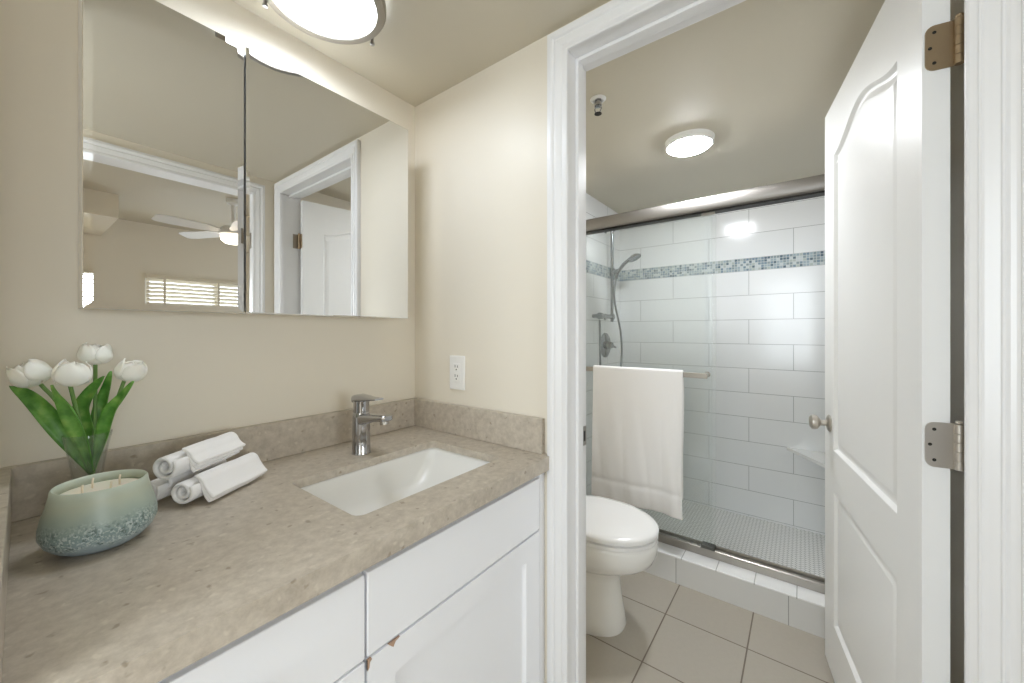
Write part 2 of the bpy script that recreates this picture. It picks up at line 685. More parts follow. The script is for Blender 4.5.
# toilet room and shower walls
struct('wall_toilet_left', bx(XW2, 2.02, 1.12, 1.24, 0, CE), M['wall'], 'beige wall behind the toilet', 'wall')
struct('wall_toilet_right', bx(XW2, 2.02, YF2, YT, 0, CE), M['wall'], 'beige wall behind the open white door', 'wall')
o = struct('wall_shower_back', bx(2.85, 2.97, YF2, 1.24, 0, CE), M['tile_back'], 'white long tile back wall of the shower', 'wall')
struct('mosaic_band', bx(2.8475, 2.851, YT, 1.12, 1.616, 1.696), M['mosaic_back'], parent=o)
o = struct('wall_shower_left', bx(2.02, 2.85, 1.12, 1.24, 0, CE), M['tile_side'], 'white tiled shower wall carrying the hand shower', 'wall')
struct('mosaic_band', bx(2.13, 2.8475, 1.1175, 1.121, 1.616, 1.696), M['mosaic_side'], parent=o)
o = struct('wall_shower_right', bx(2.02, 2.85, YF2, YT, 0, CE), M['tile_side'], 'white tiled shower wall behind the open door', 'wall')
struct('mosaic_band', bx(2.13, 2.8475, YT - 0.001, YT + 0.0025, 1.616, 1.696), M['mosaic_side'], parent=o)
struct('floor_shower', bx(2.13, 2.85, YT, 1.12, 0.0, 0.06), M['penny'], 'white penny tile shower floor', 'floor')

o = struct('trim_5', bx(1.985, 2.13, YT, 1.12, 0.0, 0.122), M['curb_tile'], 'white tiled curb in front of the shower', 'curb')
struct('cap_tile', bx(1.983, 2.13, YT, 1.12, 0.122, 0.131), M['cap_tile'], parent=o, bevel=0.003)

# toilet-room door casing and jamb
struct('trim_1', casing(NB(), -0.2215, 0.5455, 2.050, lambda h, z, b: (XW - b, h, z)), M['trim'], 'white fluted casing around the toilet room doorway', 'door trim', smooth=False)
bm = NB()
box(bm, XW - 0.002, XW2, OP[1], OP[1] + 0.02, 0, OP[2] + 0.02)
box(bm, XW - 0.002, XW2, OP[0] - 0.02, OP[0], 0, OP[2] + 0.02)
box(bm, XW - 0.002, XW2, OP[0], OP[1], OP[2], OP[2] + 0.02)
box(bm, 1.045, 1.078, OP[1] - 0.011, OP[1], 0, OP[2])
box(bm, 1.045, 1.078, OP[0], OP[1] - 0.011, OP[2] - 0.011, OP[2])
o = struct('trim_2', bm, M['trim'], 'white door jamb lining the toilet room doorway', 'door jamb', bevel=0.002)
bm = NB()
box(bm, 1.088, 1.116, OP[1] - 0.0025, OP[1] + 0.001, 0.872, 0.932)
struct('strike_plate', bm, M['nickel'], parent=o, bevel=0.001)
bm = NB()
box(bm, 1.097, 1.108, OP[1] - 0.003, OP[1], 0.886, 0.918)
struct('strike_hole', bm, M['slot'], parent=o)

for z in (1.786, 1.008):
    struct('hinge_leaf', bx(1.072, 1.1195, OP[0] - 0.0005, OP[0] + 0.0025, z - 0.044, z + 0.044), M['nickel'], parent=o, bevel=0.001)

# bedroom opening casing and jamb (mirror)
struct('trim_3', casing(NB(), BO[0] + 0.005, BO[1] - 0.005, BO[2] - 0.005, lambda h, z, b: (h, YF + b, z)), M['trim'], 'white casing around the bedroom opening', 'door trim', smooth=False)
bm = NB()
box(bm, BO[0] - 0.02, BO[0], YF2, YF + 0.002, 0, BO[2] + 0.02)
box(bm, BO[1], BO[1] + 0.02, YF2, YF + 0.002, 0, BO[2] + 0.02)
box(bm, BO[0], BO[1], YF2, YF + 0.002, BO[2], BO[2] + 0.02)
o = struct('trim_4', bm, M['trim'], 'white jamb lining the bedroom opening', 'door jamb', bevel=0.002)
for z in (1.76, 1.0):
    struct('hinge_leaf', bx(BO[1] - 0.003, BO[1] + 0.001, YF - 0.055, YF - 0.012, z - 0.045, z + 0.045), M['nickel'], parent=o, bevel=0.001)

# the bedroom seen in the mirror
BC = 2.52
struct('ceiling_bedroom', bx(-2.0, 4.0, -4.12, YF2, BC, BC + 0.1), M['ceiling'], 'pale bedroom ceiling seen in the mirror', 'ceiling')
WIN = [(1.02, 2.45, 0.95, 1.915), (-1.30, 0.30, 0.95, 1.915)]
bm = NB()
xs = [-2.0, WIN[1][0], WIN[1][1], WIN[0][0], WIN[0][1], 4.0]
for a, b in ((0, 1), (2, 3), (4, 5)):
    box(bm, xs[a], xs[b], -4.12, -4.0, 0, BC)
for w in WIN:
    box(bm, w[0], w[1], -4.12, -4.0, 0, w[2])
    box(bm, w[0], w[1], -4.12, -4.0, w[3], BC)
struct('wall_bedroom_far', bm, M['wall'], 'beige bedroom wall with the blinds seen in the mirror', 'wall')
bm = NB()
box(bm, 3.9, 4.0, -4.0, -3.3, 0, BC)
box(bm, 3.9, 4.0, -1.3, YF2, 0, BC)
box(bm, 3.9, 4.0, -3.3, -1.3, 2.1, BC)  # head over the unseen opening, added to let in daylight
struct('wall_bedroom_right', bm, M['wall'], 'beige bedroom wall with an added opening for daylight', 'wall')
struct('wall_bedroom_left', bx(-2.1, -2.0, -4.12, YF2, 0, BC), M['wall'], 'plain beige bedroom wall', 'wall')
bm = NB()
box(bm, 1.0, 3.9, YF2 - 0.02, YF2, 0, BC)
box(bm, -2.0, -1.0, YF2 - 0.02, YF2, 0, BC)
struct('wall_bedroom_near', bm, M['wall'], 'beige bedroom wall beside the bathroom', 'wall')
struct('floor_bedroom', bx(-2.0, 4.0, -4.0, YF2, 0.0, 0.012), M['wood_floor'], 'pale bedroom floor', 'floor')
struct('trim_6', bx(-2.0, 0.66, -3.98, -2.9, BC - 0.22, BC), M['wall'], 'dropped beige ceiling box in the bedroom', 'soffit')

for i, w in enumerate(WIN):
    o = tag(bpy.data.objects.new('window_%d' % (i + 1), None), 'bright bedroom window behind white blinds' if i == 0 else 'second bedroom window at the left', 'window', None, 'structure')
    o.location = ((w[0] + w[1]) / 2, -4.06, w[2])
    COL.objects.link(o)
    bm = NB()
    fw = 0.045
    box(bm, w[0], w[0] + fw, -4.10, -4.03, w[2], w[3])
    box(bm, w[1] - fw, w[1], -4.10, -4.03, w[2], w[3])
    xm = (w[0] + w[1]) / 2
    box(bm, xm - 0.03, xm + 0.03, -4.10, -4.03, w[2] + fw, w[3] - fw)
    box(bm, w[0] + fw, w[1] - fw, -4.10, -4.03, w[2], w[2] + fw)
    box(bm, w[0] + fw, w[1] - fw, -4.10, -4.03, w[3] - fw, w[3])
    mesh('window_frame', bm, M['trim'], o, smooth=False)
    mesh('pane', bx(w[0] + fw, w[1] - fw, -4.072, -4.066, w[2] + fw, w[3] - fw), M['window_glass'], o, smooth=False)
    t = thing('window_blind', ((w[0] + w[1]) / 2, -4.0, w[3]), 'white slatted blind over the bedroom window seen in the mirror' if i == 0 else 'white slatted blind on the other bedroom window at the left', 'blind')
    bm = NB()
    n = int((w[3] - w[2]) / 0.048)
    for k in range(n):
        z = w[3] - 0.06 - k * 0.048
        tilt = math.radians(48 if i == 0 else -20)
        c, s = math.cos(tilt) * 0.024, math.sin(tilt) * 0.024
        vs = []
        for x in (w[0] + 0.012, w[1] - 0.012):
            for dy, dz in ((-c, -s), (c, s)):
                for th in (-0.0012, 0.0012):
                    vs.append(bm.verts.new((x, -3.985 + dy, z + dz + th)))
        for f in ((0, 1, 3, 2), (4, 6, 7, 5), (0, 4, 5, 1), (2, 3, 7, 6), (0, 2, 6, 4), (1, 5, 7, 3)):
            bm.faces.new([vs[q] for q in f])
    mesh('slats', bm, M['blind'], t, smooth=False)
    mesh('head_rail', bx(w[0] + 0.005, w[1] - 0.005, -3.998, -3.955, w[3] - 0.045, w[3] - 0.002), M['blind'], t, bevel=0.003)
    for f in (0.12, 0.5, 0.88):
        x = w[0] + (w[1] - w[0]) * f
        mesh('ladder_cord', bx(x - 0.012, x + 0.012, -3.962, -3.960, w[2] + 0.02, w[3] - 0.04), M['blind'], t, smooth=False)

# ------------------------------------------------------------------ worktop, vanity, basin
t = thing('vanity_cabinet', (0.48, 0.92, 0.0), 'white vanity cabinet under the taupe stone worktop', 'cabinet')
bm = NB()
X0, X1 = -0.024, 0.992
box(bm, X0, X0 + 0.018, 0.665, 1.238, 0.0, 0.818)
box(bm, X1 - 0.018, X1, 0.665, 1.238, 0.0, 0.818)
box(bm, 0.382, 0.400, 0.665, 1.238, 0.10, 0.66)
box(bm, X0 + 0.018, X1 - 0.018, 0.665, 1.22, 0.10, 0.118)
box(bm, X0 + 0.018, X1 - 0.018, 1.225, 1.238, 0.10, 0.66)
box(bm, X0 + 0.018, X1 - 0.018, 0.715, 0.73, 0.0, 0.10)
box(bm, X0, X0 + 0.04, 0.647, 0.665, 0.10, 0.818)
box(bm, 0.950, X1, 0.647, 0.665, 0.10, 0.818)
box(bm, 0.967, 0.9955, 0.6275, 0.647, 0.0, 0.818)
box(bm, 0.375, 0.411, 0.647, 0.665, 0.10, 0.78)
box(bm, X0 + 0.04, 0.950, 0.647, 0.665, 0.775, 0.818)
box(bm, X0 + 0.04, 0.950, 0.647, 0.665, 0.618, 0.655)
mesh('carcass', bm, M['cabinet'], t, bevel=0.001)


def knob(x, y, z, parent):
    mesh('knob', lathe(NB(), [(0.007, 0.0), (0.006, 0.010), (0.014, 0.018), (0.0155, 0.024), (0.012, 0.030), (0.0, 0.032)], (x, y, z), 24, (0, -1, 0), True, True), M['chrome'], parent)


FY = 0.6255
d = mesh('drawer_front', bx(-0.018, 0.3915, FY, 0.6465, 0.642, 0.794), M['cabinet'], t, bevel=0.002)
knob(0.187, FY, 0.716, d)
d = mesh('drawer_front', bx(-0.018, 0.3915, FY, 0.6465, 0.375, 0.637), M['cabinet'], t, bevel=0.002)
knob(0.187, FY, 0.506, d)
d = mesh('drawer_front', bx(-0.018, 0.3915, FY, 0.6465, 0.108, 0.370), M['cabinet'], t, bevel=0.002)
knob(0.187, FY, 0.24, d)
mesh('false_drawer_front', bx(0.3965, 0.963, FY, 0.6465, 0.642, 0.794), M['cabinet'], t, bevel=0.002)
bm = NB()
slab(bm, [(0.3965, 0.108), (0.963, 0.108), (0.963, 0.637), (0.3965, 0.637)],
     [[(0.4560, 0.170), (0.8960, 0.170), (0.8960, 0.5735), (0.4560, 0.5735)]],
     [(0.001, 0.0015), (0.006, 0.009), (0.009, 0.0105)], 0.021, lambda a, b, c: (a, FY + c, b), back=False)
d = mesh('cabinet_door', bm, M['cabinet'], t, smooth=False)
bm = NB()
loft(bm, [[(0.3965, FY - 0.0006, 0.637), (0.404, FY - 0.0006, 0.6372), (0.405, FY - 0.0006, 0.634), (0.401, FY - 0.0006, 0.631), (0.400, FY - 0.0006, 0.622), (0.3965, FY - 0.0006, 0.618)],
          [(0.3965, FY + 0.004, 0.637), (0.404, FY + 0.004, 0.6372), (0.405, FY + 0.004, 0.634), (0.401, FY + 0.004, 0.631), (0.400, FY + 0.004, 0.622), (0.3965, FY + 0.004, 0.618)]])
tag(mesh('paint_chip', bm, M['chip'], d, smooth=False), 'bare brown patch where white paint has chipped')
bm = NB()
loft(bm, [[(0.440, FY - 0.0006, 0.6372), (0.466, FY - 0.0006, 0.6372), (0.456, FY - 0.0006, 0.634), (0.451, FY - 0.0006, 0.626)],
          [(0.440, FY + 0.004, 0.6372), (0.466, FY + 0.004, 0.6372), (0.456, FY + 0.004, 0.634), (0.451, FY + 0.004, 0.626)]])
tag(mesh('paint_chip', bm, M['chip'], d, smooth=False), 'bare brown patch where white paint has chipped')

# worktop
HX0, HX1, HY0, HY1 = 0.424, 0.882, 0.7055, 1.003
t = thing('countertop', (0.48, 0.92, 0.86), 'speckled taupe stone worktop with backsplash and basin cutout', 'countertop')
bm = NB()
outer = [(-0.026, 0.601), (0.9785, 0.601), (0.9785, 0.614), (0.9955, 0.614), (0.9955, 1.239), (-0.026, 1.239)]
hole = [(p[0], p[1]) for p in rrect(HX0, HX1, HY0, HY1, 0.022, 0)]
ring = {}
for z in (0.86, 0.838):
    es = []
    for key, pts in (('o', outer), ('h', hole)):
        vs = [bm.verts.new((p[0], p[1], z)) for p in pts]
        ring[key, z] = vs
        es += [bm.edges.new((vs[i], vs[(i + 1) % len(vs)])) for i in range(len(vs))]
    bmesh.ops.triangle_fill(bm, edges=es, use_beauty=True)
for key in 'oh':
    a, b = ring[key, 0.86], ring[key, 0.838]
    for i in range(len(a)):
        j = (i + 1) % len(a)
        bm.faces.new((a[i], a[j], b[j], b[i]))
box(bm, -0.026, 0.9785, 0.601, 0.625, 0.8195, 0.838)
mesh('slab', bm, M['stone'], t, smooth=False)
bm = NB()
box(bm, -0.026, 0.9955, 1.219, 1.239, 0.8605, 0.966)
mesh('backsplash', bm, M['stone'], t, smooth=False, bevel=0.0015)
mesh('backsplash', bx(0.9765, 0.9955, 0.627, 1.2185, 0.8605, 0.966), M['stone'], t, smooth=False, bevel=0.0015)
bm = NB()
p0, p1 = (0.0105, 1.2185), (-0.0015, 0.627)
loft(bm, [[(-0.026, p0[1], z), (p0[0], p0[1], z), (p1[0], p1[1], z), (-0.026, p1[1], z)] for z in (0.8605, 0.966)])
mesh('side_splash', bm, M['stone'], t, smooth=False, bevel=0.0015)

# basin
t = tag(mesh('sink_basin', NB(), M['basin'], loc=(0.653, 0.854, 0.72)), 'white rectangular undermount basin set in the taupe worktop', 'sink')
bm = NB()
e = 0.006
rings = [rrect(HX0 - 0.020, HX1 + 0.020, HY0 - 0.020, HY1 + 0.020, 0.03, 0.8375),
         rrect(HX0 - e, HX1 + e, HY0 - e, HY1 + e, 0.026, 0.8375),
         rrect(HX0 - e + 0.002, HX1 + e - 0.003, HY0 - e + 0.002, HY1 + e - 0.002, 0.028, 0.830),
         rrect(HX0 + 0.006, HX1 - 0.018, HY0 + 0.004, HY1 - 0.004, 0.034, 0.795),
         rrect(HX0 + 0.016, HX1 - 0.060, HY0 + 0.012, HY1 - 0.012, 0.040, 0.750),
         rrect(HX0 + 0.034, HX1 - 0.105, HY0 + 0.024, HY1 - 0.024, 0.045, 0.728),
         rrect(HX0 + 0.080, HX1 - 0.160, HY0 + 0.060, HY1 - 0.060, 0.045, 0.720),
         rrect(0.625, 0.670, 0.840, 0.885, 0.0224, 0.716)]
loft(bm, rings, False, True)
bmesh.ops.recalc_face_normals(bm, faces=bm.faces[:])
bmesh.ops.translate(bm, verts=bm.verts[:], vec=-Vector((0.653, 0.854, 0.72)))
bm.to_mesh(t.data)
bm.free()
for p in t.data.polygons:
    p.use_smooth = True
md = t.modifiers.new('solid', 'SOLIDIFY')
md.thickness, md.offset = 0.006, -1
mesh('drain', lathe(NB(), [(0.0, 0.004), (0.016, 0.004), (0.020, 0.002), (0.021, 0.0)], (0.6475, 0.8625, 0.7165), 32), M['chrome'], t)

# faucet
fx, fy = 0.660, 1.075
t = thing('faucet', (fx, fy, 0.86), 'chrome single lever tap behind the white basin', 'faucet')
bm = NB()
lathe(bm, [(0.0275, 0.0), (0.0275, 0.003), (0.0265, 0.005), (0.0260, 0.05), (0.0252, 0.098), (0.0245, 0.118), (0.022, 0.126), (0.0, 0.127)], (fx, fy, 0.8602), 40, None, True)
mesh('faucet_body', bm, M['chrome'], t)
bm = NB()
rings = []
for k, (yy, zz, w, h) in enumerate([(fy + 0.004, 0.962, 0.021, 0.018), (fy - 0.02, 0.966, 0.021, 0.017), (fy - 0.05, 0.972, 0.020, 0.014), (fy - 0.085, 0.978, 0.020, 0.011), (fy - 0.118, 0.982, 0.020, 0.010), (fy - 0.132, 0.983, 0.018, 0.009), (fy - 0.137, 0.9835, 0.012, 0.006)]):
    rings.append([(fx + (1 if math.cos(a) > 0 else -1) * abs(math.cos(a)) ** 0.6 * w, yy, zz + (1 if math.sin(a) > 0 else -1) * abs(math.sin(a)) ** 0.6 * h) for a in [2 * PI * q / 24 for q in range(24)]])
loft(bm, rings)
sp = mesh('spout', bm, M['chrome'], t)
mesh('aerator', lathe(NB(), [(0.013, 0.0), (0.013, 0.010), (0.010, 0.010), (0.010, 0.004), (0.0, 0.004)], (fx, fy - 0.118, 0.9735), 24, (0, -0.25, -1), True), M['nickel'], sp)
bm = NB()
lathe(bm, [(0.0235, -0.004), (0.0228, 0.022), (0.0232, 0.030)], (fx, fy, 0.990), 32, None, True, True)
mesh('cartridge_sleeve', bm, M['chrome'], t)
bm = NB()
rings = []
for yy, zz, w, h in [(fy + 0.0245, 1.022, 0.014, 0.008), (fy + 0.021, 1.0235, 0.021, 0.013), (fy + 0.005, 1.026, 0.0235, 0.013), (fy - 0.018, 1.028, 0.0225, 0.010), (fy - 0.045, 1.0295, 0.020, 0.006), (fy - 0.075, 1.0315, 0.018, 0.004), (fy - 0.092, 1.033, 0.015, 0.003)]:
    rings.append([(fx + (1 if math.cos(a) > 0 else -1) * abs(math.cos(a)) ** 0.7 * w, yy, zz + (1 if math.sin(a) > 0 else -1) * abs(math.sin(a)) ** 0.7 * h) for a in [2 * PI * q / 24 for q in range(24)]])
loft(bm, rings)
mesh('lever_handle', bm, M['chrome'], t)

# outlet
t = thing('wall_outlet', (0.997, 0.999, 1.08), 'white electrical outlet plate on the beige wall right of the mirror', 'outlet')
bm = NB()
box(bm, 0.9905, 0.9969, 0.961, 1.037, 1.020, 1.143)
mesh('cover_plate', bm, M['plastic'], t, bevel=0.003, seg=3)
bm = NB()
box(bm, 0.9885, 0.9915, 0.982, 1.016, 1.047, 1.115)
rc = mesh('receptacle', bm, M['plastic'], t, bevel=0.0012)
for z in (1.064, 1.098):
    bm = NB()
    for yy, hh in ((0.993, 0.004), (1.005, 0.005)):
        box(bm, 0.9878, 0.9890, yy - 0.0011, yy + 0.0011, z + 0.002, z + 0.002 + 2 * hh)
    lathe(bm, [(0.0026, 0.0), (0.0026, 0.0012)], (0.9890, 0.999, z - 0.005), 12, (-1, 0, 0), True, True)
    mesh('socket_slots', bm, M['slot'], rc, smooth=False)
bm = NB()
box(bm, 0.9870, 0.989, 0.986, 1.012, 1.0770, 1.0795)
box(bm, 0.9870, 0.989, 0.986, 1.012, 1.0815, 1.0840)
mesh('test_button', bm, M['plastic'], rc, bevel=0.0005)
for z in (1.031, 1.132):
    mesh('screw', lathe(NB(), [(0.003, 0.0), (0.003, 0.0008), (0.0, 0.0012)], (0.9905, 0.999, z), 12, (-1, 0, 0)), M['plastic'], t)

# mirror cabinet
MY = 1.12
t = thing('mirror_cabinet', (0.482, 1.24, 1.277), 'frameless mirrored medicine cabinet on the wall above the vanity', 'mirror cabinet')
mesh('cabinet_body', bx(0.098, 0.867, MY + 0.0235, 1.2395, 1.279, 1.946), M['white_metal'], t, smooth=False)
for x0, x1, lab in ((0.095, 0.3655, 'narrow left mirror door'), (0.3705, 0.870, 'wide right mirror door')):
    bm = NB()
    z0, z1, bv = 1.277, 1.948, 0.013
    o_ = [(x0, z0), (x1, z0), (x1, z1), (x0, z1)]
    i_ = [(x0 + bv, z0 + bv), (x1 - bv, z0 + bv), (x1 - bv, z1 - bv), (x0 + bv, z1 - bv)]
    if x0 > 0.3:
        i_ = [(x0 + bv * 0.6, z0 + 0.002), (x1 - 0.002, z0 + 0.002), (x1 - 0.002, z1 - 0.002), (x0 + bv * 0.6, z1 - 0.002)]
    loft(bm, [[(p[0], MY + 0.0225, p[1]) for p in o_], [(p[0], MY + 0.0011, p[1]) for p in o_], [(p[0], MY, p[1]) for p in i_]])
    tag(mesh('mirror_door', bm, M['mirror'], t, smooth=False), lab)

# ------------------------------------------------------------------ ceiling lamps, sprinkler
lx, ly = 0.506, 0.996
t = thing('ceiling_lamp', (lx, ly, CE), 'large round lit opal glass ceiling lamp with nickel ring over the vanity', 'ceiling lamp')
mesh('lamp_base', lathe(NB(), [(0.122, 0.0), (0.122, -0.018), (0.10, -0.022), (0.0, -0.022)], (lx, ly, CE - 0.0005), 48), M['nickel'], t)
bm = NB()
lathe(bm, [(0.130, 0.018), (0.148, 0.020), (0.154, 0.014), (0.154, 0.003), (0.150, -0.003), (0.140, -0.006), (0.130, -0.006), (0.1275, -0.002), (0.1275, 0.016), (0.130, 0.018)], (lx, ly, 2.093), 72)
mesh('nickel_ring', bm, M['nickel'], t)
bm = NB()
lathe(bm, [(0.127, 0.014), (0.127, 0.004), (0.120, 0.001), (0.095, -0.002), (0.05, -0.003), (0.0, -0.003)], (lx, ly, 2.093), 64)
mesh('glass_bowl', bm, M['lamp_glass'], t)
for a in (126, 8, 246):
    a = math.radians(a)
    cx, cy = lx + math.cos(a) * 0.156, ly + math.sin(a) * 0.156
    bm = NB()
    tube(bm, [(cx, cy, 2.108), (cx, cy, 2.086)], 0.0045, 12)
    lathe(bm, [(0.0, 0.0), (0.0065, 0.001), (0.0065, 0.007), (0.0, 0.009)], (cx, cy, 2.078), 14)
    tube(bm, [(cx, cy, 2.106), (lx + math.cos(a) * 0.118, ly + math.sin(a) * 0.118, 2.120)], 0.004, 8)
    mesh('ring_clip', bm, M['chrome'], t)

sx_, sy_ = 1.947, 0.427
t = thing('shower_ceiling_lamp', (sx_, sy_, CE), 'small round lit white disc lamp on the ceiling before the shower', 'ceiling lamp')
mesh('housing', lathe(NB(), [(0.0, 0.0), (0.107, 0.0), (0.104, -0.026), (0.100, -0.030), (0.095, -0.030), (0.093, -0.022), (0.0, -0.022)], (sx_, sy_, CE - 0.0005), 56), M['white_metal'], t)
mesh('lens', lathe(NB(), [(0.0935, -0.024), (0.0935, -0.030), (0.087, -0.037), (0.070, -0.042), (0.040, -0.045), (0.0, -0.046)], (sx_, sy_, CE), 48), M['led'], t)

t = thing('fire_sprinkler', (1.389, 0.632, CE), 'small chrome fire sprinkler on the toilet room ceiling', 'sprinkler')
q = (1.389, 0.632, CE - 0.0005)
mesh('escutcheon', lathe(NB(), [(0.030, 0.0), (0.030, -0.002), (0.025, -0.006), (0.019, -0.008), (0.017, -0.003), (0.012, -0.002)], q, 32), M['white_metal'], t)
mesh('nozzle', lathe(NB(), [(0.012, 0.0), (0.012, -0.020), (0.015, -0.022), (0.015, -0.028), (0.006, -0.030), (0.0, -0.030)], q, 20), M['chrome'], t)
bm = NB()
for s in (-1, 1):
    tube(bm, smooth_path([(q[0], q[1] + s * 0.009, q[2] - 0.028), (q[0], q[1] + s * 0.014, q[2] - 0.040), (q[0], q[1] + s * 0.004, q[2] - 0.056)], 4), 0.0025, 8)
mesh('yoke', bm, M['chrome'], t)
mesh('deflector', lathe(NB(), [(0.0, 0.0), (0.014, 0.0), (0.014, -0.002), (0.0, -0.002)], (q[0], q[1], q[2] - 0.056), 20), M['dark'], t)

# ------------------------------------------------------------------ the open door
HP, FP = Vector((1.101, -0.1885)), Vector((1.857, -0.066))     # visible face: hinge end and free end
dd = (FP - HP).normalized()
nn = Vector((dd.y, -dd.x))                                     # from the visible face to the back
DW, DT, DZ0, DZ1 = (FP - HP).length, 0.040, 0.022, 2.03


def dplace(a, b, c):
    p = HP + dd * a + nn * c
    return (p.x, p.y, b)


up = []
a0, a1 = 0.118, 0.645
up += [(a0, 0.818), (a1, 0.818)]
N = 36
for k in range(N + 1):
    x = a1 + (a0 - a1) * k / N
    w = abs(2 * (x - (a0 + a1) / 2) / (a1 - a0))
    h = 0.5 + 0.5 * math.cos(PI * min(1.0, w * 1.02))
    up.append((x, 1.842 + 0.062 * h))
low = [(a0, 0.21), (a1, 0.21), (a1, 0.672), (a0, 0.672)]
DPROF = [(0.002, 0.0020), (0.007, 0.010), (0.012, 0.012), (0.018, 0.0115), (0.032, 0.0045), (0.038, 0.004)]
bm = slab(NB(), [(0, DZ0), (DW, DZ0), (DW, DZ1), (0, DZ1)], [up, low], DPROF, DT, dplace)
door = mesh('door_1', bm, M['door'], loc=(HP.x, HP.y, DZ0), smooth=True, angle=30)
tag(door, 'white arched two panel door standing open at the toilet room', 'door', None, 'structure')
R3 = Matrix(((dd.x, nn.x, 0), (dd.y, nn.y, 0), (0, 0, 1)))


def hinge(zc, mat, lab):
    hh = 0.0440
    bm = NB()
    # leaf on the hinge edge of the door, with rounded corners towards the visible face
    r = 0.014
    prof = [(0.044, hh), (0.004 + r, hh)]
    prof += [(0.004 + r - r * math.sin(k * PI / 12), hh - r + r * math.cos(k * PI / 12)) for k in range(1, 7)]
    prof += [(0.004 + r - r * math.cos(k * PI / 12), -hh + r - r * math.sin(k * PI / 12)) for k in range(0, 7)]
    prof += [(0.044, -hh)]
    loft(bm, [[dplace(-0.0022, zc + z, c) for c, z in prof], [dplace(0.0005, zc + z, c) for c, z in prof]])
    h = tag(mesh('hinge', bm, mat, door, smooth=False), lab)
    for k in range(5):
        z0 = zc - hh + k * 2 * hh / 5
        p = dplace(-0.006, 0, 0.0500)
        mesh('knuckle', lathe(NB(), [(0.0068, 0.0), (0.0074, 0.0008), (0.0074, 2 * hh / 5 - 0.0012), (0.0068, 2 * hh / 5 - 0.0004)], (p[0], p[1], z0), 20, None, True, True), mat, h)
    mesh('hinge_pin', lathe(NB(), [(0.0, 0.0), (0.006, 0.001), (0.0066, 0.004), (0.004, 0.007)], (p[0], p[1], zc + hh), 16, None), mat, h)
    for c, z in ((0.017, 0.030), (0.011, 0.0), (0.017, -0.030)):
        a = Vector(dplace(-0.0021, zc + z, c))
        mesh('screw', lathe(NB(), [(0.0032, 0.0), (0.0030, 0.0006), (0.0010, 0.0004), (0.0, 0.0)], a, 12, (-dd.x, -dd.y, 0)), M['dark'], h)


hinge(1.786, M['bronze'], 'bronze coloured upper hinge')
hinge(1.008, M['satin'], 'dull nickel lower hinge')
# knobs on both faces
for sgn, c0 in ((1, 0.0), (-1, DT)):
    ax = (-nn.x * sgn, -nn.y * sgn, 0)
    bm = NB()
    lathe(bm, [(0.030, 0.0), (0.030, 0.003), (0.026, 0.007), (0.013, 0.010), (0.010, 0.014), (0.010, 0.026), (0.016, 0.031), (0.024, 0.037), (0.0265, 0.045), (0.025, 0.053), (0.018, 0.058), (0.0, 0.060)],
          dplace(0.695, 0.902, c0), 36, ax, True)
    mesh('door_knob', bm, M['satin'], door)
bm = NB()
lathe(bm, [(0.0, -0.0005), (0.011, -0.0005), (0.011, 0.001), (0.0, 0.001)], (dplace(DW, 0.902, DT / 2)), 16, (dd.x, dd.y, 0))
mesh('latch_plate', bm, M['nickel'], door)

t = thing('robe_hook', (1.385, YT, 1.66), 'dark robe hook on the wall behind the open door', 'hook')
mesh('hook_plate', lathe(NB(), [(0.022, 0.0), (0.022, 0.005), (0.0, 0.007)], (1.385, YT + 0.0004, 1.66), 24, (0, 1, 0), True), M['dark'], t)
mesh('hook_arm', tube(NB(), smooth_path([(1.385, YT + 0.006, 1.66), (1.385, YT + 0.030, 1.655), (1.385, YT + 0.036, 1.662), (1.385, YT + 0.038, 1.678)], 5), 0.006, 12), M['dark'], t)

# ------------------------------------------------------------------ shower
t = thing('shower_enclosure', (2.09, 0.4, 0.131), 'sliding glass shower doors with brushed nickel header, pushed to the left', 'shower door')
bm = NB()
prof = [(2.128, 1.820), (2.066, 1.820), (2.058, 1.828), (2.056, 1.850), (2.058, 1.874), (2.068, 1.888), (2.084, 1.893), (2.128, 1.893)]
loft(bm, [[(x, y, z) for x, z in prof] for y in (YT + 0.001, 1.119)])
mesh('header_rail', bm, M['header'], t, angle=50)
mesh('header_channel', bx(2.070, 2.124, YT + 0.001, 1.119, 1.812, 1.8205), M['dark'], t, smooth=False)
bm = NB()
prof = [(2.072, 0.1315), (2.072, 0.168), (2.076, 0.171), (2.094, 0.171), (2.097, 0.160), (2.110, 0.160), (2.113, 0.178), (2.118, 0.178), (2.118, 0.1315)]
loft(bm, [[(x, y, z) for x, z in prof] for y in (YT + 0.001, 1.119)])
mesh('bottom_track', bm, M['nickel'], t, smooth=False)
g1 = mesh('glass_panel', bx(2.0800, 2.0860, 0.352, 1.105, 0.172, 1.812), M['shower_glass'], t, smooth=False, bevel=0.001)
g2 = mesh('glass_panel', bx(2.1010, 2.1070, 0.338, 1.090, 0.172, 1.812), M['shower_glass'], t, smooth=False, bevel=0.001)
bm = NB()
box(bm, 2.016, 2.026, 0.362, 1.06, 1.006, 1.031)
bar = mesh('towel_bar', bm, M['nickel'], t, bevel=0.001)
for y in (0.372, 1.045):
    mesh('bar_post', lathe(NB(), [(0.013, 0.0), (0.013, 0.003), (0.009, 0.005), (0.009, 0.054)], (2.080, y, 1.0215), 20, (-1, 0, 0), True, True), M['nickel'], bar)
mesh('door_guide', bx(2.066, 2.110, 0.340, 0.400, 0.171, 0.186), M['grey'], t, bevel=0.002)
for y in (0.37, 1.07):
    mesh('roller_clip', bx(2.076, 2.090, y - 0.03, y + 0.03, 1.800, 1.822), M['nickel'], t, bevel=0.002)

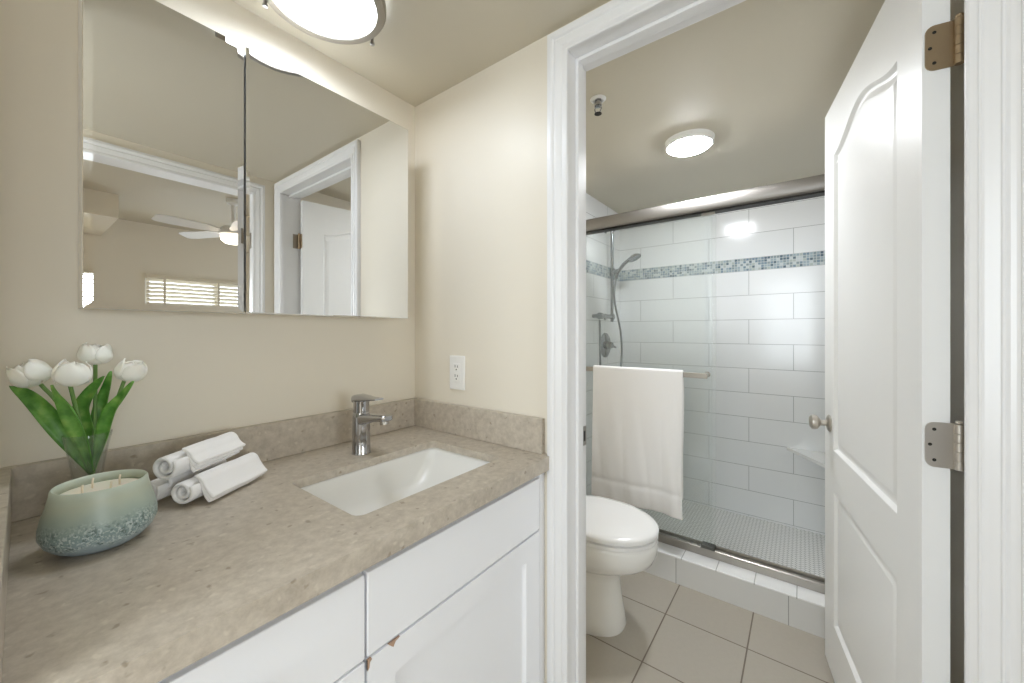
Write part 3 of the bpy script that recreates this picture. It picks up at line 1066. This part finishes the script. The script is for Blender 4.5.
# bath towel over the bar
def bath_towel():
    bm = NB()
    NY, y0, y1 = 64, 0.473, 0.945
    path = []
    zt, xb, rr = 1.031, 2.021, 0.010
    zb, zf = 0.395, 0.309
    for k in range(30):
        path.append((xb + rr, zb + (zt - zb) * k / 29, 1))
    for k in range(1, 10):
        a = PI * k / 10
        path.append((xb + rr * math.cos(a), zt + 0.006 * math.sin(a), 0))
    for k in range(46):
        path.append((xb - rr, zt - (zt - zf) * k / 45, -1))
    rows = []
    for (x, z, side) in path:
        row = []
        f = (zt - z) / (zt - zf)
        f = max(0.0, min(1.0, f))
        for j in range(NY + 1):
            s = j / NY
            yy = y0 + (y1 - y0) * s
            yy += 0.010 * f * (s - 0.5) - 0.004 * math.sin(f * 5 + 1) * (1 - s)
            amp = 0.013 * f ** 0.8
            dx = amp * (math.sin(s * 8.5 + 0.5) * 0.6 + math.sin(s * 17 + 1.3 + f * 1.5) * 0.35 + 0.35 * math.sin(s * 4 - f * 3))
            dx += 0.0018 * math.sin(s * 41 + f * 9) * f
            dx += -0.016 * f * max(0, 1 - abs(s - 0.10) / 0.10)
            if side == -1:
                xx = x - abs(dx) * 0.9 - 0.004 * f
                hz = (z - zf) / (zt - zf)
                if 0.150 < hz < 0.168:
                    xx += 0.0055
                if 0.120 < hz < 0.150:
                    xx -= 0.0006
            elif side == 1:
                xx = x + min(0.012, abs(dx) * 0.6)
            else:
                xx = x
            dz = 0.0
            if side == -1:
                dz = (0.012 * math.sin(s * 5.5 + 0.4) + 0.016 * (s - 0.5)) * f ** 3
            row.append(bm.verts.new((xx, yy, z + dz)))
        rows.append(row)
    for a, b in zip(rows, rows[1:]):
        for j in range(NY):
            bm.faces.new((a[j], a[j + 1], b[j + 1], b[j]))
    o = mesh('bath_towel', bm, M['terry'], loc=(2.021, 0.695, 1.03), solid=0.009, sub=1, recalc=True, angle=0)
    tag(o, 'white terry bath towel hanging over the bar of the glass shower door', 'towel')


bath_towel()

# hand shower
t = thing('hand_shower', (2.574, 1.12, 1.34), 'chrome hand shower on its slide bar on the left shower wall', 'shower head')
bxx, byy = 2.574, 1.066
mesh('slide_bar', tube(NB(), [(bxx, byy, 1.30), (bxx, byy, 1.98)], 0.011, 16), M['steel'], t)
for z in (1.335, 1.95):
    mesh('wall_bracket', lathe(NB(), [(0.024, 0.0), (0.024, 0.006), (0.013, 0.012), (0.013, 0.058), (0.018, 0.062), (0.018, 0.07)], (bxx, 1.1195, z), 20, (0, -1, 0), True, True), M['steel'], t)
bm = NB()
tube(bm, [(bxx + 0.02, byy, 1.335), (2.37, byy, 1.335)], 0.014, 16)
lathe(bm, [(0.022, 0.0), (0.022, 0.03)], (2.362, byy, 1.335), 18, (1, 0, 0), True, True)
tube(bm, [(2.375, byy, 1.335), (2.375, 1.1195, 1.335)], 0.012, 12)
mesh('diverter_arm', bm, M['steel'], t)
bm = NB()
tube(bm, [(bxx, byy, 1.62), (bxx, byy, 1.675)], 0.018, 18)
tube(bm, [(bxx, byy, 1.648), (bxx, byy - 0.045, 1.652)], 0.016, 16)
mesh('slider_holder', bm, M['steel'], t)
bm = NB()
tube(bm, smooth_path([(bxx, byy - 0.028, 1.600), (bxx, byy - 0.045, 1.645), (bxx, byy - 0.080, 1.690), (bxx, byy - 0.125, 1.722), (bxx, byy - 0.150, 1.730)], 6),
     [0.011] * 6 + [0.012] * 6 + [0.012] * 6 + [0.014] * 6 + [0.018], 16)
hs = mesh('handset', bm, M['steel'], t)
ax = Vector((0.0, -0.45, -0.9)).normalized()
mesh('spray_face', lathe(NB(), [(0.0, -0.022), (0.022, -0.018), (0.042, -0.004), (0.046, 0.004), (0.044, 0.010), (0.0, 0.012)], (bxx, byy - 0.158, 1.732), 32, ax), M['steel'], hs)
bm = NB()
tube(bm, smooth_path([(bxx, byy - 0.026, 1.605), (bxx + 0.02, byy - 0.01, 1.45), (bxx + 0.115, byy - 0.02, 1.20), (bxx + 0.10, byy - 0.02, 0.95), (bxx - 0.02, byy + 0.012, 0.72), (bxx - 0.10, byy + 0.012, 0.66), (bxx - 0.17, byy + 0.01, 0.75), (2.385, byy + 0.004, 1.0), (2.368, byy, 1.31)], 8), 0.0075, 10)
mesh('hose', bm, M['steel'], t)

t = thing('shower_valve', (2.577, 1.12, 1.136), 'round chrome shower valve plate under the slide bar', 'shower valve')
mesh('valve_plate', lathe(NB(), [(0.088, 0.0), (0.088, 0.004), (0.080, 0.009), (0.03, 0.012), (0.0, 0.012)], (2.577, 1.1195, 1.136), 40, (0, -1, 0), True), M['steel'], t)
bm = NB()
lathe(bm, [(0.028, 0.0), (0.026, 0.03), (0.020, 0.045), (0.0, 0.046)], (2.577, 1.109, 1.136), 24, (0, -1, 0), True)
tube(bm, [(2.577, 1.075, 1.136), (2.640, 1.066, 1.118)], [0.011, 0.007], 12)
mesh('valve_lever', bm, M['steel'], t)

bm = NB()
tri = [(2.849, 0.078), (2.849, YT + 0.001), (2.325, YT + 0.001)]
loft(bm, [[(x, y, z) for x, y in tri] for z in (0.517, 0.537)])
tag(mesh('corner_bench', bm, M['ceramic'], loc=(2.7, -0.2, 0.517), smooth=False, bevel=0.002), 'white corner seat shelf in the shower behind the open door', 'shelf')

# ------------------------------------------------------------------ toilet
TX = 1.548
t = thing('toilet', (TX, 0.8, 0.0), 'white two piece toilet with closed lid beside the shower', 'toilet')


def sel(z, yf, yb, hx, pf=2.0, pb=2.6, n=56):
    """egg outline: rounded front (towards -y), squarer back"""
    yc = yf + (yb - yf) * 0.52
    out = []
    for k in range(n):
        a = 2 * PI * k / n
        c, s = math.cos(a), math.sin(a)
        p = pf if s < 0 else pb
        x = (1 if c > 0 else -1) * abs(c) ** (2 / p) * hx
        y = (1 if s > 0 else -1) * abs(s) ** (2 / p)
        out.append((TX + x, yc + (y * (yb - yc) if s > 0 else y * (yc - yf)), z))
    return out


bm = NB()
loft(bm, [sel(0.0, 0.590, 1.03, 0.127, 2.3), sel(0.012, 0.587, 1.03, 0.129, 2.3), sel(0.05, 0.594, 1.03, 0.125, 2.3), sel(0.13, 0.606, 1.03, 0.117, 2.2), sel(0.20, 0.612, 1.03, 0.113, 2.1),
          sel(0.235, 0.600, 1.03, 0.118, 2.1), sel(0.258, 0.560, 1.03, 0.138), sel(0.278, 0.512, 1.03, 0.158), sel(0.305, 0.478, 1.03, 0.175), sel(0.34, 0.462, 1.03, 0.183), sel(0.375, 0.457, 1.03, 0.185), sel(0.390, 0.460, 1.03, 0.182), sel(0.394, 0.468, 1.02, 0.174)])
mesh('bowl', bm, M['ceramic'], t, angle=60)
bm = NB()
loft(bm, [sel(0.3950, 0.480, 0.89, 0.164), sel(0.3985, 0.478, 0.90, 0.166), sel(0.4005, 0.457, 0.905, 0.184), sel(0.412, 0.457, 0.905, 0.184), sel(0.4140, 0.466, 0.90, 0.176), sel(0.4145, 0.480, 0.89, 0.164)])
mesh('toilet_seat', bm, M['seat'], t, angle=60)
bm = NB()
loft(bm, [sel(0.4150, 0.482, 0.885, 0.162), sel(0.4195, 0.480, 0.89, 0.164), sel(0.4215, 0.456, 0.90, 0.183), sel(0.436, 0.455, 0.90, 0.184), sel(0.443, 0.461, 0.895, 0.178), sel(0.447, 0.49, 0.87, 0.155), sel(0.449, 0.56, 0.80, 0.09)])
mesh('lid', bm, M['seat'], t, angle=60)
bm = NB()
box(bm, TX - 0.09, TX + 0.09, 0.902, 0.925, 0.396, 0.440)
mesh('seat_hinge', bm, M['seat'], t, bevel=0.006)
bm = NB()
loft(bm, [rrect(TX - 0.19, TX + 0.19, 0.942, 1.112, 0.03, 0.395), rrect(TX - 0.205, TX + 0.205, 0.930, 1.114, 0.03, 0.50), rrect(TX - 0.21, TX + 0.21, 0.926, 1.115, 0.03, 0.745)])
tk = mesh('tank', bm, M['ceramic'], t, angle=50)
bm = NB()
loft(bm, [rrect(TX - 0.215, TX + 0.215, 0.920, 1.117, 0.03, 0.746), rrect(TX - 0.220, TX + 0.220, 0.915, 1.118, 0.032, 0.756), rrect(TX - 0.220, TX + 0.220, 0.915, 1.118, 0.032, 0.775), rrect(TX - 0.212, TX + 0.212, 0.923, 1.112, 0.03, 0.784)])
mesh('tank_lid', bm, M['ceramic'], tk, angle=50)
bm = NB()
lathe(bm, [(0.014, 0.0), (0.014, 0.012), (0.0, 0.014)], (TX + 0.14, 0.9265, 0.69), 18, (0, -1, 0), True)
tube(bm, [(TX + 0.14, 0.918, 0.69), (TX + 0.07, 0.914, 0.684)], [0.006, 0.008], 10)
mesh('flush_lever', bm, M['chrome'], tk)

# ------------------------------------------------------------------ things on the worktop
# candle
cx, cy, cz = 0.1045, 0.978, 0.8604
t = thing('candle', (cx, cy, cz), 'sage green frosted glass candle bowl with four wicks on the worktop', 'candle')
bm = NB()
lathe(bm, [(0.0, 0.0), (0.036, 0.0), (0.045, 0.002), (0.056, 0.009), (0.0670, 0.021), (0.0722, 0.034), (0.0722, 0.047), (0.0690, 0.064), (0.0645, 0.080), (0.0605, 0.097), (0.0592, 0.106), (0.0575, 0.1080), (0.0550, 0.1065), (0.0552, 0.097), (0.0575, 0.082), (0.0605, 0.068), (0.0, 0.068)], (cx, cy, cz), 72)
mesh('glass_bowl', bm, M['glaze'], t, angle=70)
bm = NB()
lathe(bm, [(0.0585, 0.068), (0.0550, 0.0915), (0.053, 0.0930), (0.035, 0.0925), (0.0, 0.093)], (cx, cy, cz), 48)
mesh('wax', bm, M['wax'], t)
for a in (20, 110, 200, 290):
    dx, dy = 0.025 * math.cos(math.radians(a)), 0.025 * math.sin(math.radians(a))
    mesh('wick', tube(NB(), [(cx + dx, cy + dy, cz + 0.088), (cx + dx, cy + dy, cz + 0.104), (cx + dx + 0.0008, cy + dy, cz + 0.110)], 0.0015, 8), M['wick'], t)

# vase
vx, vy, vz = 0.1010, 1.120, 0.8604
t = thing('glass_vase', (vx, vy, vz), 'clear tapered glass vase holding white tulips behind the candle', 'vase')
bm = NB()
lathe(bm, [(0.0, 0.0), (0.020, 0.0), (0.0215, 0.003), (0.0195, 0.02), (0.0190, 0.045), (0.0195, 0.070), (0.0230, 0.105), (0.0285, 0.140), (0.0340, 0.1695), (0.0335, 0.1705), (0.0325, 0.1695), (0.0270, 0.140), (0.0215, 0.105), (0.0178, 0.072), (0.0165, 0.062), (0.0, 0.060)], (vx, vy, vz), 48)
mesh('vase_glass', bm, M['vase_glass'], t, angle=60)
tag(mesh('glass_bead', lathe(NB(), [(0.0, -0.006), (0.004, -0.0045), (0.006, 0.0), (0.004, 0.0045), (0.0, 0.006)], (0.1095, 1.113, 0.9425), 20), M['bead'], loc=(0.1095, 1.113, 0.9365)), 'teal glass bead among the stems in the vase', 'bead')


def petal(bm, c, axis, h, R, phi, width, open_, wob):
    u, w, d = frame_of(axis)
    ns, nt = 12, 10
    V = []
    for i in range(ns + 1):
        s = i / ns
        if s < 0.45:
            r = R * math.sqrt(max(0.0, 1 - (1 - s / 0.45) ** 2))
        else:
            q = (s - 0.45) / 0.55
            r = R * (1 - open_ * q * q)
        wd = width * min(1.0, (s * 3.2 + 0.12)) * (max(0.0, 1 - s ** 4.5)) ** 0.5 + 0.02
        row = []
        for j in range(nt + 1):
            tt = 2 * j / nt - 1
            a = phi + wd * tt
            rr = r * (1 + 0.07 * tt * tt) + 0.0014 * math.sin(tt * 5 + wob + s * 6) * s
            hh = h * s * (1 + 0.05 * math.cos(tt * 2.5 + wob) * s)
            row.append(bm.verts.new(c + d * hh + (u * math.cos(a) + w * math.sin(a)) * rr))
        V.append(row)
    for a, b in zip(V, V[1:]):
        for j in range(nt):
            bm.faces.new((a[j], a[j + 1], b[j + 1], b[j]))
    return bm


def leaf(bm, pts, wmax, twist=0.0, face=(-0.72, -0.69, 0.12), belly=0.45):
    P = smooth_path(pts, 8)
    n = len(P)
    F = Vector(face).normalized()
    rows = []
    for i, p in enumerate(P):
        s = i / (n - 1)
        d = (P[min(i + 1, n - 1)] - P[max(i - 1, 0)]).normalized()
        side = d.cross(F).normalized()
        side = Matrix.Rotation(twist * s, 3, d) @ side
        nrm = side.cross(d).normalized()
        w = wmax * (0.30 + 0.70 * math.sin(PI * min(1, s / belly) / 2) if s < belly else math.cos(PI * (s - belly) / (1 - belly) / 2) ** 0.75) + 0.0004
        row = []
        for j in range(7):
            t_ = j / 3 - 1
            row.append(bm.verts.new(p + side * w * t_ + nrm * (t_ * t_ * w * 0.55 + 0.0018 * math.sin(s * 9 + t_ * 2))))
        rows.append(row)
    for a, b in zip(rows, rows[1:]):
        for j in range(6):
            bm.faces.new((a[j], a[j + 1], b[j + 1], b[j]))
    return bm


tul = [
    ('white tulip leaning farthest left in the vase', [(0.1045, 1.1155, 0.950), (0.0685, 1.1288, 1.0797), (0.0430, 1.143, 1.131)], (-0.40, 0.10, 0.66), 0.047, 0.0262,
     [([(0.1060, 1.1139, 0.951), (0.0852, 1.1316, 1.0065), (0.057, 1.144, 1.0663), (0.0312, 1.1615, 1.1062), (0.0085, 1.1833, 1.1276)], 0.0150, 0.5)]),
    ('white tulip low in the middle, before the broad front leaf', [(0.1055, 1.1085, 0.951), (0.0892, 1.1013, 1.0511), (0.0767, 1.094, 1.1275)], (0.12, -0.12, 1.0), 0.047, 0.0250,
     [([(0.1075, 1.106, 0.955), (0.0938, 1.0952, 1.0224), (0.0784, 1.0908, 1.079), (0.0644, 1.101, 1.1116), (0.0558, 1.1206, 1.1295)], 0.0150, -0.5)]),
    ('tallest white tulip, at the top of the bunch', [(0.1077, 1.1183, 0.951), (0.1123, 1.1372, 1.0515), (0.1136, 1.1437, 1.163)], (0.02, 0.02, 1.0), 0.042, 0.0240,
     [([(0.1084, 1.1230, 0.953), (0.1062, 1.1400, 1.0112), (0.0989, 1.1500, 1.0676), (0.1067, 1.1362, 1.1066), (0.1224, 1.1155, 1.1406)], 0.0150, 0.2),
      ([(0.1090, 1.1250, 0.952), (0.1174, 1.1400, 1.0084), (0.1244, 1.1461, 1.0685), (0.1305, 1.1379, 1.1137), (0.1343, 1.133, 1.1486)], 0.0130, 0.0)]),
    ('white tulip on the right edge of the bunch', [(0.1080, 1.1205, 0.950), (0.130, 1.1088, 1.0521), (0.1490, 1.0980, 1.1305)], (0.38, -0.22, 0.85), 0.043, 0.0225,
     [([(0.1085, 1.1200, 0.952), (0.1204, 1.1098, 1.014), (0.1312, 1.0955, 1.0677), (0.1456, 1.0765, 1.1014), (0.157, 1.0615, 1.1312)], 0.0125, -0.2)]),
]
for i, (lab, st, ax, h, R, lv) in enumerate(tul):
    t = thing('tulip', st[0], lab, 'flower', 'tulips in the glass vase')
    mesh('stem', tube(NB(), smooth_path(st, 6), 0.0032, 10), M['stem'], t)
    for pts, w, tw in lv:
        mesh('leaf', leaf(NB(), pts, w, tw), M['leaf'], t, solid=0.0008, angle=0)
    ax = Vector(ax).normalized()
    c = Vector(st[-1]) - ax * 0.001
    for k in range(3):
        mesh('petal', petal(NB(), c, ax, h * 0.93, R * 0.86, i + PI / 3 + k * 2 * PI / 3, 1.0, 0.62, k * 1.7 + i), M['petal'], t, solid=0.001, angle=0)
    for k in range(3):
        mesh('petal', petal(NB(), c, ax, h * (1.0 + 0.04 * math.sin(k * 2.1 + i)), R, i + k * 2 * PI / 3, 1.08, 0.30 + 0.12 * math.sin(k + i), k * 2.3 + i), M['petal'], t, solid=0.001, angle=0)

# rolled washcloths
AX = Vector((0.843, 0.537, 0.0)).normalized()
SD = Vector((0.537, -0.843, 0.0)).normalized()        # to the right of the roll, towards the camera


def roll(c, length, R, flap, lab, tilt=0.0, nlay=3):
    """a folded washcloth rolled up; c = centre of its near end; flap = folded layers hanging on the right"""
    bm = NB()
    th = 0.0075
    turns = 1.75
    n = 90
    pitch = (R - 0.008) / turns
    sec = []
    for k in range(n + 1):
        s = k / n
        a = math.radians(125) + 2 * PI * turns * s
        r = 0.007 + (R - 0.007 - th / 2) * s
        sec.append((r * math.cos(a), r * math.sin(a) * 0.94))
    nl = 20
    for side in (0,):
        rows = []
        for q in range(nl + 1):
            f = q / nl
            o_ = c + AX * (length * f) + Vector((0, 0, tilt * f))
            row = []
            for idx, (x, z) in enumerate(sec):
                e = 0.0
                if q == 0:
                    e = 0.004 * (1 - idx / n)
                wv = 1 + 0.02 * math.sin(f * 7 + idx * 0.13)
                row.append(bm.verts.new(o_ + AX * e + SD * x * wv + Vector((0, 0, 1)) * z * wv))
            rows.append(row)
        for a, b in zip(rows, rows[1:]):
            for j in range(n):
                bm.faces.new((a[j], a[j + 1], b[j + 1], b[j]))
    # folded layers lying on the outside of the roll and hanging to the right
    for lay in range(flap['layers']):
        rows = []
        for q in range(nl + 1):
            f = q / nl
            al = flap['start'] + (length + 0.004 - 0.003 * lay - flap['start']) * f
            o_ = c + AX * al + Vector((0, 0, tilt * al / length))
            row = []
            m = 16
            for j in range(m + 1):
                s = j / m
                a = math.radians(66 - 44 * min(1.0, s / 0.62))
                r = R + 0.0045 * min(1.0, 0.3 + s * 2.5) - lay * 0.0005
                if s <= 0.62:
                    x, z = r * math.cos(a), r * math.sin(a) * 0.94
                else:
                    k = (s - 0.62) / 0.38
                    a2 = math.radians(22)
                    x = r * math.cos(a2) + k * (flap['dx'] - lay * flap['step'][0])
                    z = r * math.sin(a2) * 0.94 + k * (flap['dz'] + lay * flap['step'][1]) - 0.003 * math.sin(PI * k)
                z -= lay * 0.0074 * min(1.0, max(0.0, (s - 0.35) / 0.4))
                x += 0.0012 * math.sin(f * 9 + lay * 2 + s * 3)
                row.append(bm.verts.new(o_ + SD * x + Vector((0, 0, 1)) * (z + 0.001 * math.sin(f * 6 + lay))))
            rows.append(row)
        for a, b in zip(rows, rows[1:]):
            for j in range(m):
                bm.faces.new((a[j], a[j + 1], b[j + 1], b[j]))
    o = mesh('rolled_washcloth', bm, M['terry'], loc=(c.x, c.y, c.z - R), solid=0.0078, sub=1, angle=0)
    return tag(o, lab, 'towel', 'rolled washcloths beside the candle')


zb = 0.8608
roll(Vector((0.223, 1.037, zb + 0.0315)), 0.182, 0.0295, dict(layers=3, start=0.020, dx=0.024, dz=-0.030, step=(0.004, 0.003)), 'white rolled washcloth lying at the right with its flap on the worktop')
roll(Vector((0.183, 1.099, zb + 0.0305)), 0.165, 0.0285, dict(layers=1, start=0.02, dx=-0.004, dz=-0.006, step=(0.0, 0.0)), 'white rolled washcloth mostly hidden beneath, next to the candle')
roll(Vector((0.201, 1.068, zb + 0.0835)), 0.160, 0.0320, dict(layers=3, start=0.030, dx=0.020, dz=-0.014, step=(0.006, -0.002)), 'white rolled washcloth on top of the pile', tilt=0.004)

# ------------------------------------------------------------------ bedroom ceiling fan (in the mirror)
fc = (1.36, -2.2)
t = thing('ceiling_fan', (fc[0], fc[1], BC), 'white bedroom ceiling fan with lit bowl, seen in the mirror', 'ceiling fan')
mesh('downrod', lathe(NB(), [(0.06, 0.0), (0.055, -0.04), (0.018, -0.06), (0.014, -0.28)], (fc[0], fc[1], BC - 0.0005), 24, None, True, True), M['fan'], t)
mesh('motor', lathe(NB(), [(0.03, 0.0), (0.09, -0.015), (0.115, -0.05), (0.115, -0.085), (0.08, -0.105), (0.0, -0.105)], (fc[0], fc[1], BC - 0.26), 36, None, True), M['fan'], t)
mesh('light_bowl', lathe(NB(), [(0.105, 0.0), (0.10, -0.03), (0.07, -0.06), (0.0, -0.075)], (fc[0], fc[1], BC - 0.367), 32, None, True), M['fan_bulb'], t)
for k in range(5):
    a = math.radians(172 + 72 * k)
    u = Vector((math.cos(a), math.sin(a), 0))
    w = Vector((-math.sin(a), math.cos(a), -0.26)).normalized()
    bm = NB()
    rings = []
    for s, hw in ((0.10, 0.02), (0.16, 0.045), (0.24, 0.062), (0.50, 0.070), (0.57, 0.064), (0.60, 0.045)):
        c = Vector((fc[0], fc[1], BC - 0.325)) + u * s
        rings.append([c + w * hw, c + w * hw + Vector((0, 0, 0.007)), c - w * hw + Vector((0, 0, 0.007)), c - w * hw])
    loft(bm, rings)
    mesh('blade', bm, M['fan'], t, smooth=False)
